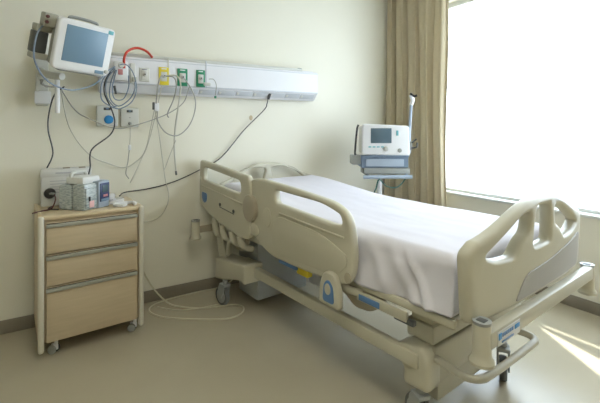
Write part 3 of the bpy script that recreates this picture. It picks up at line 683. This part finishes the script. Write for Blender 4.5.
cable('thin_tube', [(.755, 3.03, 1.20), (.735, 3.06, 1.13), (.700, 3.07, 1.03), (.680, 3.07, .98)], .003, 'cablepale', 'thin pale tube branching left off the straight hanging tube')
cable('thin_tube', [(.600, 3.02, 1.45), (.640, 3.06, 1.25), (.668, 3.07, 1.05), (.690, 3.08, .90), (.715, 3.08, .78), (.690, 3.08, .68), (.63, 3.08, .615), (.53, 3.08, .60)], .0032, 'cablepale', 'thin pale cable falling from the clamp to behind the cabinet')
cable('thin_tube', [(.598, 3.02, 1.42), (.578, 3.05, 1.29), (.552, 3.06, 1.16), (.50, 3.06, 1.03), (.44, 3.06, .90)], .003, 'cablepale', 'thin pale cable slanting left from the clamp towards the cabinet')
gt = cable('thin_tube', [(.985, 2.955, 1.668), (1.02, 2.945, 1.665), (1.043, 2.95, 1.62), (1.045, 2.98, 1.545)], .003, 'cablegrey', 'short grey tube curling from the right green outlet')
MB().lathe([(.003, -.012), (.008, -.010), (.008, .006), (.003, .008)], (1.045, 2.98, 1.535)).build('tube_cap', 'green', gt)['label'] = 'tiny green cap'
cable('pull_cord', [(.438, 3.045, 1.325), (.440, 3.05, 1.24), (.437, 3.06, 1.17)], .0025, 'cablepale', 'thin pull cord below the right wall box', 'cord')
cable('pull_cord', [(.435, 3.06, 1.14), (.425, 3.06, 1.05), (.412, 3.06, .97), (.430, 3.05, .93)], .0035, 'cablegrey', 'grey cord continuing below the white toggle', 'cord')
tag(MB().box(.428, .446, 3.05, 3.068, 1.135, 1.172, .003).build('cord_toggle', 'white'), 'small white toggle on the pull cord under the wall box', 'toggle')
tag(MB().lathe([(.004, 0), (.012, .004), (.012, .05), (.007, .055)], (.935, 2.93, 1.625), 'X').build('flow_valve', 'offwhite'), 'small pale valve below the right green outlet', 'valve')
cable('mains_cord', [(-.02, 2.882, ct+.083), (-.015, 2.86, ct+.05), (-.035, 2.80, ct+.012), (-.085, 2.735, ct+.012), (-.125, 2.70, ct+.01)], .004, 'redcable', 'dark cord running from the round plug over the cabinet edge', 'cord')
cable('mains_cord', [(-.03, 2.91, ct+.006), (-.05, 2.82, ct+.008), (.0, 2.76, ct+.008)], .004, 'cableblack', 'short dark cord lying beside the wrapped device', 'cord')
# coiled flex on the tangle near the mount
pts = []
for k in range(60):
    a = k/59*2*math.pi*2.6; pts.append((-.015+(.045+.006*math.sin(k))*math.cos(a)-.03, 2.97+.01*math.sin(a*1.3), 1.585+(.03+.004*math.cos(k))*math.sin(a)))
cable('coiled_cable', pts, .004, 'cablegrey', 'small tangle of grey cable beside the monitor bracket')
# long floor cable
cable('floor_cable', [(.47, 3.065, .36), (.505, 3.065, .30), (.545, 3.055, .21), (.60, 3.03, .11), (.68, 2.95, .025), (.76, 2.87, .008), (.885, 2.775, .006), (1.00, 2.74, .006), (1.09, 2.715, .006), (1.135, 2.64, .006), (1.078, 2.555, .006), (.959, 2.545, .006), (.757, 2.665, .006), (.60, 2.80, .006), (.548, 2.93, .006), (.60, 3.02, .006), (.75, 3.06, .006), (.95, 3.07, .006), (1.10, 3.065, .006), (1.20, 3.04, .05), (1.23, 2.98, .16)], .0055, 'cablewhite', 'cream cable looped on the floor between cabinet and bed wheel')
cable('floor_cable', [(.61, 2.965, .006), (.72, 2.84, .006), (.86, 2.79, .006), (.99, 2.76, .014)], .004, 'cablewhite', 'second cream cable lying inside the loop on the floor')
# marks on the back wall
mk = MB()
tag(MB().plate(ell(1.402, 1.378, .016, .022), th=.002, bev=.0005, plane='XZ', at=3.099).build('wall_stain', 'stain'), 'brown scuffed spot on the wall under the service panel', 'stain')

# ------------------------------------------------------------ ventilator on its stand
VY = R(-31.4)
vent = thing('ventilator', 'white ventilator with dark grey screen standing beside the curtain', 'medical device', (2.452, 2.60, .925), VY)
vc = MB().plate(rpoly([(-.200, .135, .015), (.215, .125, .015), (.210, .385, .03), (-.195, .405, .03)]), th=.05, bev=.012, plane='XZ', at=-.04)
vf = P(vc, 'front_panel', 'white', vent)
P(MB().box(-.19, .20, -.02, .22, .135, .385, .02), 'rear_housing', 'offwhite', vent)
P(MB().box(-.125, .055, -.070, -.063, .235, .365, .003), 'screen', 'screen2', vf, 'dark grey screen')
P(MB().box(.095, .115, -.069, -.064, .30, .345, .002), 'soft_keys', 'teal', vf)
k_ = MB()
for i in range(4): k_.box(-.145+i*.036, -.120+i*.036, -.069, -.064, .197, .208, .002)
P(k_, 'button_row', 'teal', vf)
P(MB().lathe([(.022, 0), (.020, .015), (.015, .018)], (.005, -.064, .185), 'Y'), 'main_knob', 'steel', vf)
P(MB().lathe([(.018, 0), (.018, .01), (.010, .013)], (.125, -.064, .172), 'Y'), 'main_knob', 'midgrey', vf)
P(MB().tube([(-.225, -.02, .395), (-.238, -.02, .35), (-.255, -.02, .16), (-.25, -.02, .13)], .009), 'side_bumper', 'black', vent)
P(MB().box(-.285, -.20, -.03, .12, .045, .125, .01), 'side_socket_box', 'midgrey', vent)
P(MB().box(-.205, .205, -.055, .20, .02, .115, .008), 'lower_unit', 'steelblue', vent)
P(MB().box(-.165, .165, -.060, -.053, .032, .095, .004), 'drawer_face', 'lightsteel', vent)
P(MB().box(-.205, .21, -.062, .0, .110, .130, .004), 'trim_strip', 'steelblue', vent)
vs = thing('ventilator_stand', 'blue-grey wheeled stand with a tray bar carrying the ventilator', 'stand', (2.452, 2.60, 0), VY)
P(MB().box(-.18, .22, -.05, .16, .885, .943, .006), 'tray', 'midgrey', vs)
P(MB().tube([(-.19, -.075, .868), (.23, -.075, .868)], .016, smooth=False, seg=14).box(-.16, -.14, -.07, .0, .868, .888, .003).box(.18, .20, -.07, .0, .868, .888, .003), 'tray_bar', 'lightsteel', vs)
P(MB().tube([(-.03, .03, .885), (-.03, .03, .10)], .02, smooth=False, seg=14), 'pole', 'white', vs)
for a in (20, 110, 200, 290):
    v = Vector((math.cos(R(a)), math.sin(R(a)), 0))*.25
    P(MB().tube([(-.03, .03, .11), (-.03+v.x*.5, .03+v.y*.5, .10), (-.03+v.x, .03+v.y, .085)], .018), 'leg', 'lightsteel', vs)
    P(MB().lathe([(.02, -.015), (.035, -.014), (.037, 0), (.035, .014), (.02, .015)], (-.03+v.x, .03+v.y, .037), 'X', 20).box(-.03+v.x-.02, -.03+v.x+.02, .03+v.y-.01, .03+v.y+.01, .05, .09, .004), 'wheel', 'rubber', vs)
sa = thing('support_arm', 'pale upright circuit support arm clipped beside the ventilator', 'support arm', (2.452, 2.60, .925), VY)
P(MB().tube([(.235, .04, .14), (.238, .04, .30), (.245, .04, .42), (.255, .04, .58)], .013, seg=12), 'upright_tube', 'lightsteel', sa)
P(MB().tube([(.255, .04, .575), (.262, .02, .615), (.240, .0, .655)], .017, seg=12), 'arm_joint', 'white', sa)
P(MB().tube([(.235, .0, .672), (.262, -.01, .648), (.290, -.02, .652)], .010, seg=10), 'clip', 'black', sa)
P(MB().box(.215, .255, .0, .06, .17, .25, .008), 'arm_mount', 'midgrey', sa)
P(MB().tube([(.25, .0, .235), (.285, -.02, .27)], .007, smooth=False), 'lever', 'black', sa); P(MB().tube([(.25, .0, .19), (.285, -.02, .20), (.29, -.02, .24)], .008), 'lever', 'black', sa)
o = cable('breathing_tube', [(2.655, 2.52, 1.06), (2.66, 2.515, .93), (2.64, 2.515, .85), (2.56, 2.54, .77), (2.46, 2.57, .78), (2.40, 2.60, .84), (2.36, 2.60, .76), (2.34, 2.62, .70)], .006, 'tubegreen', 'thin dark green tube looping under the ventilator tray', 'tube')
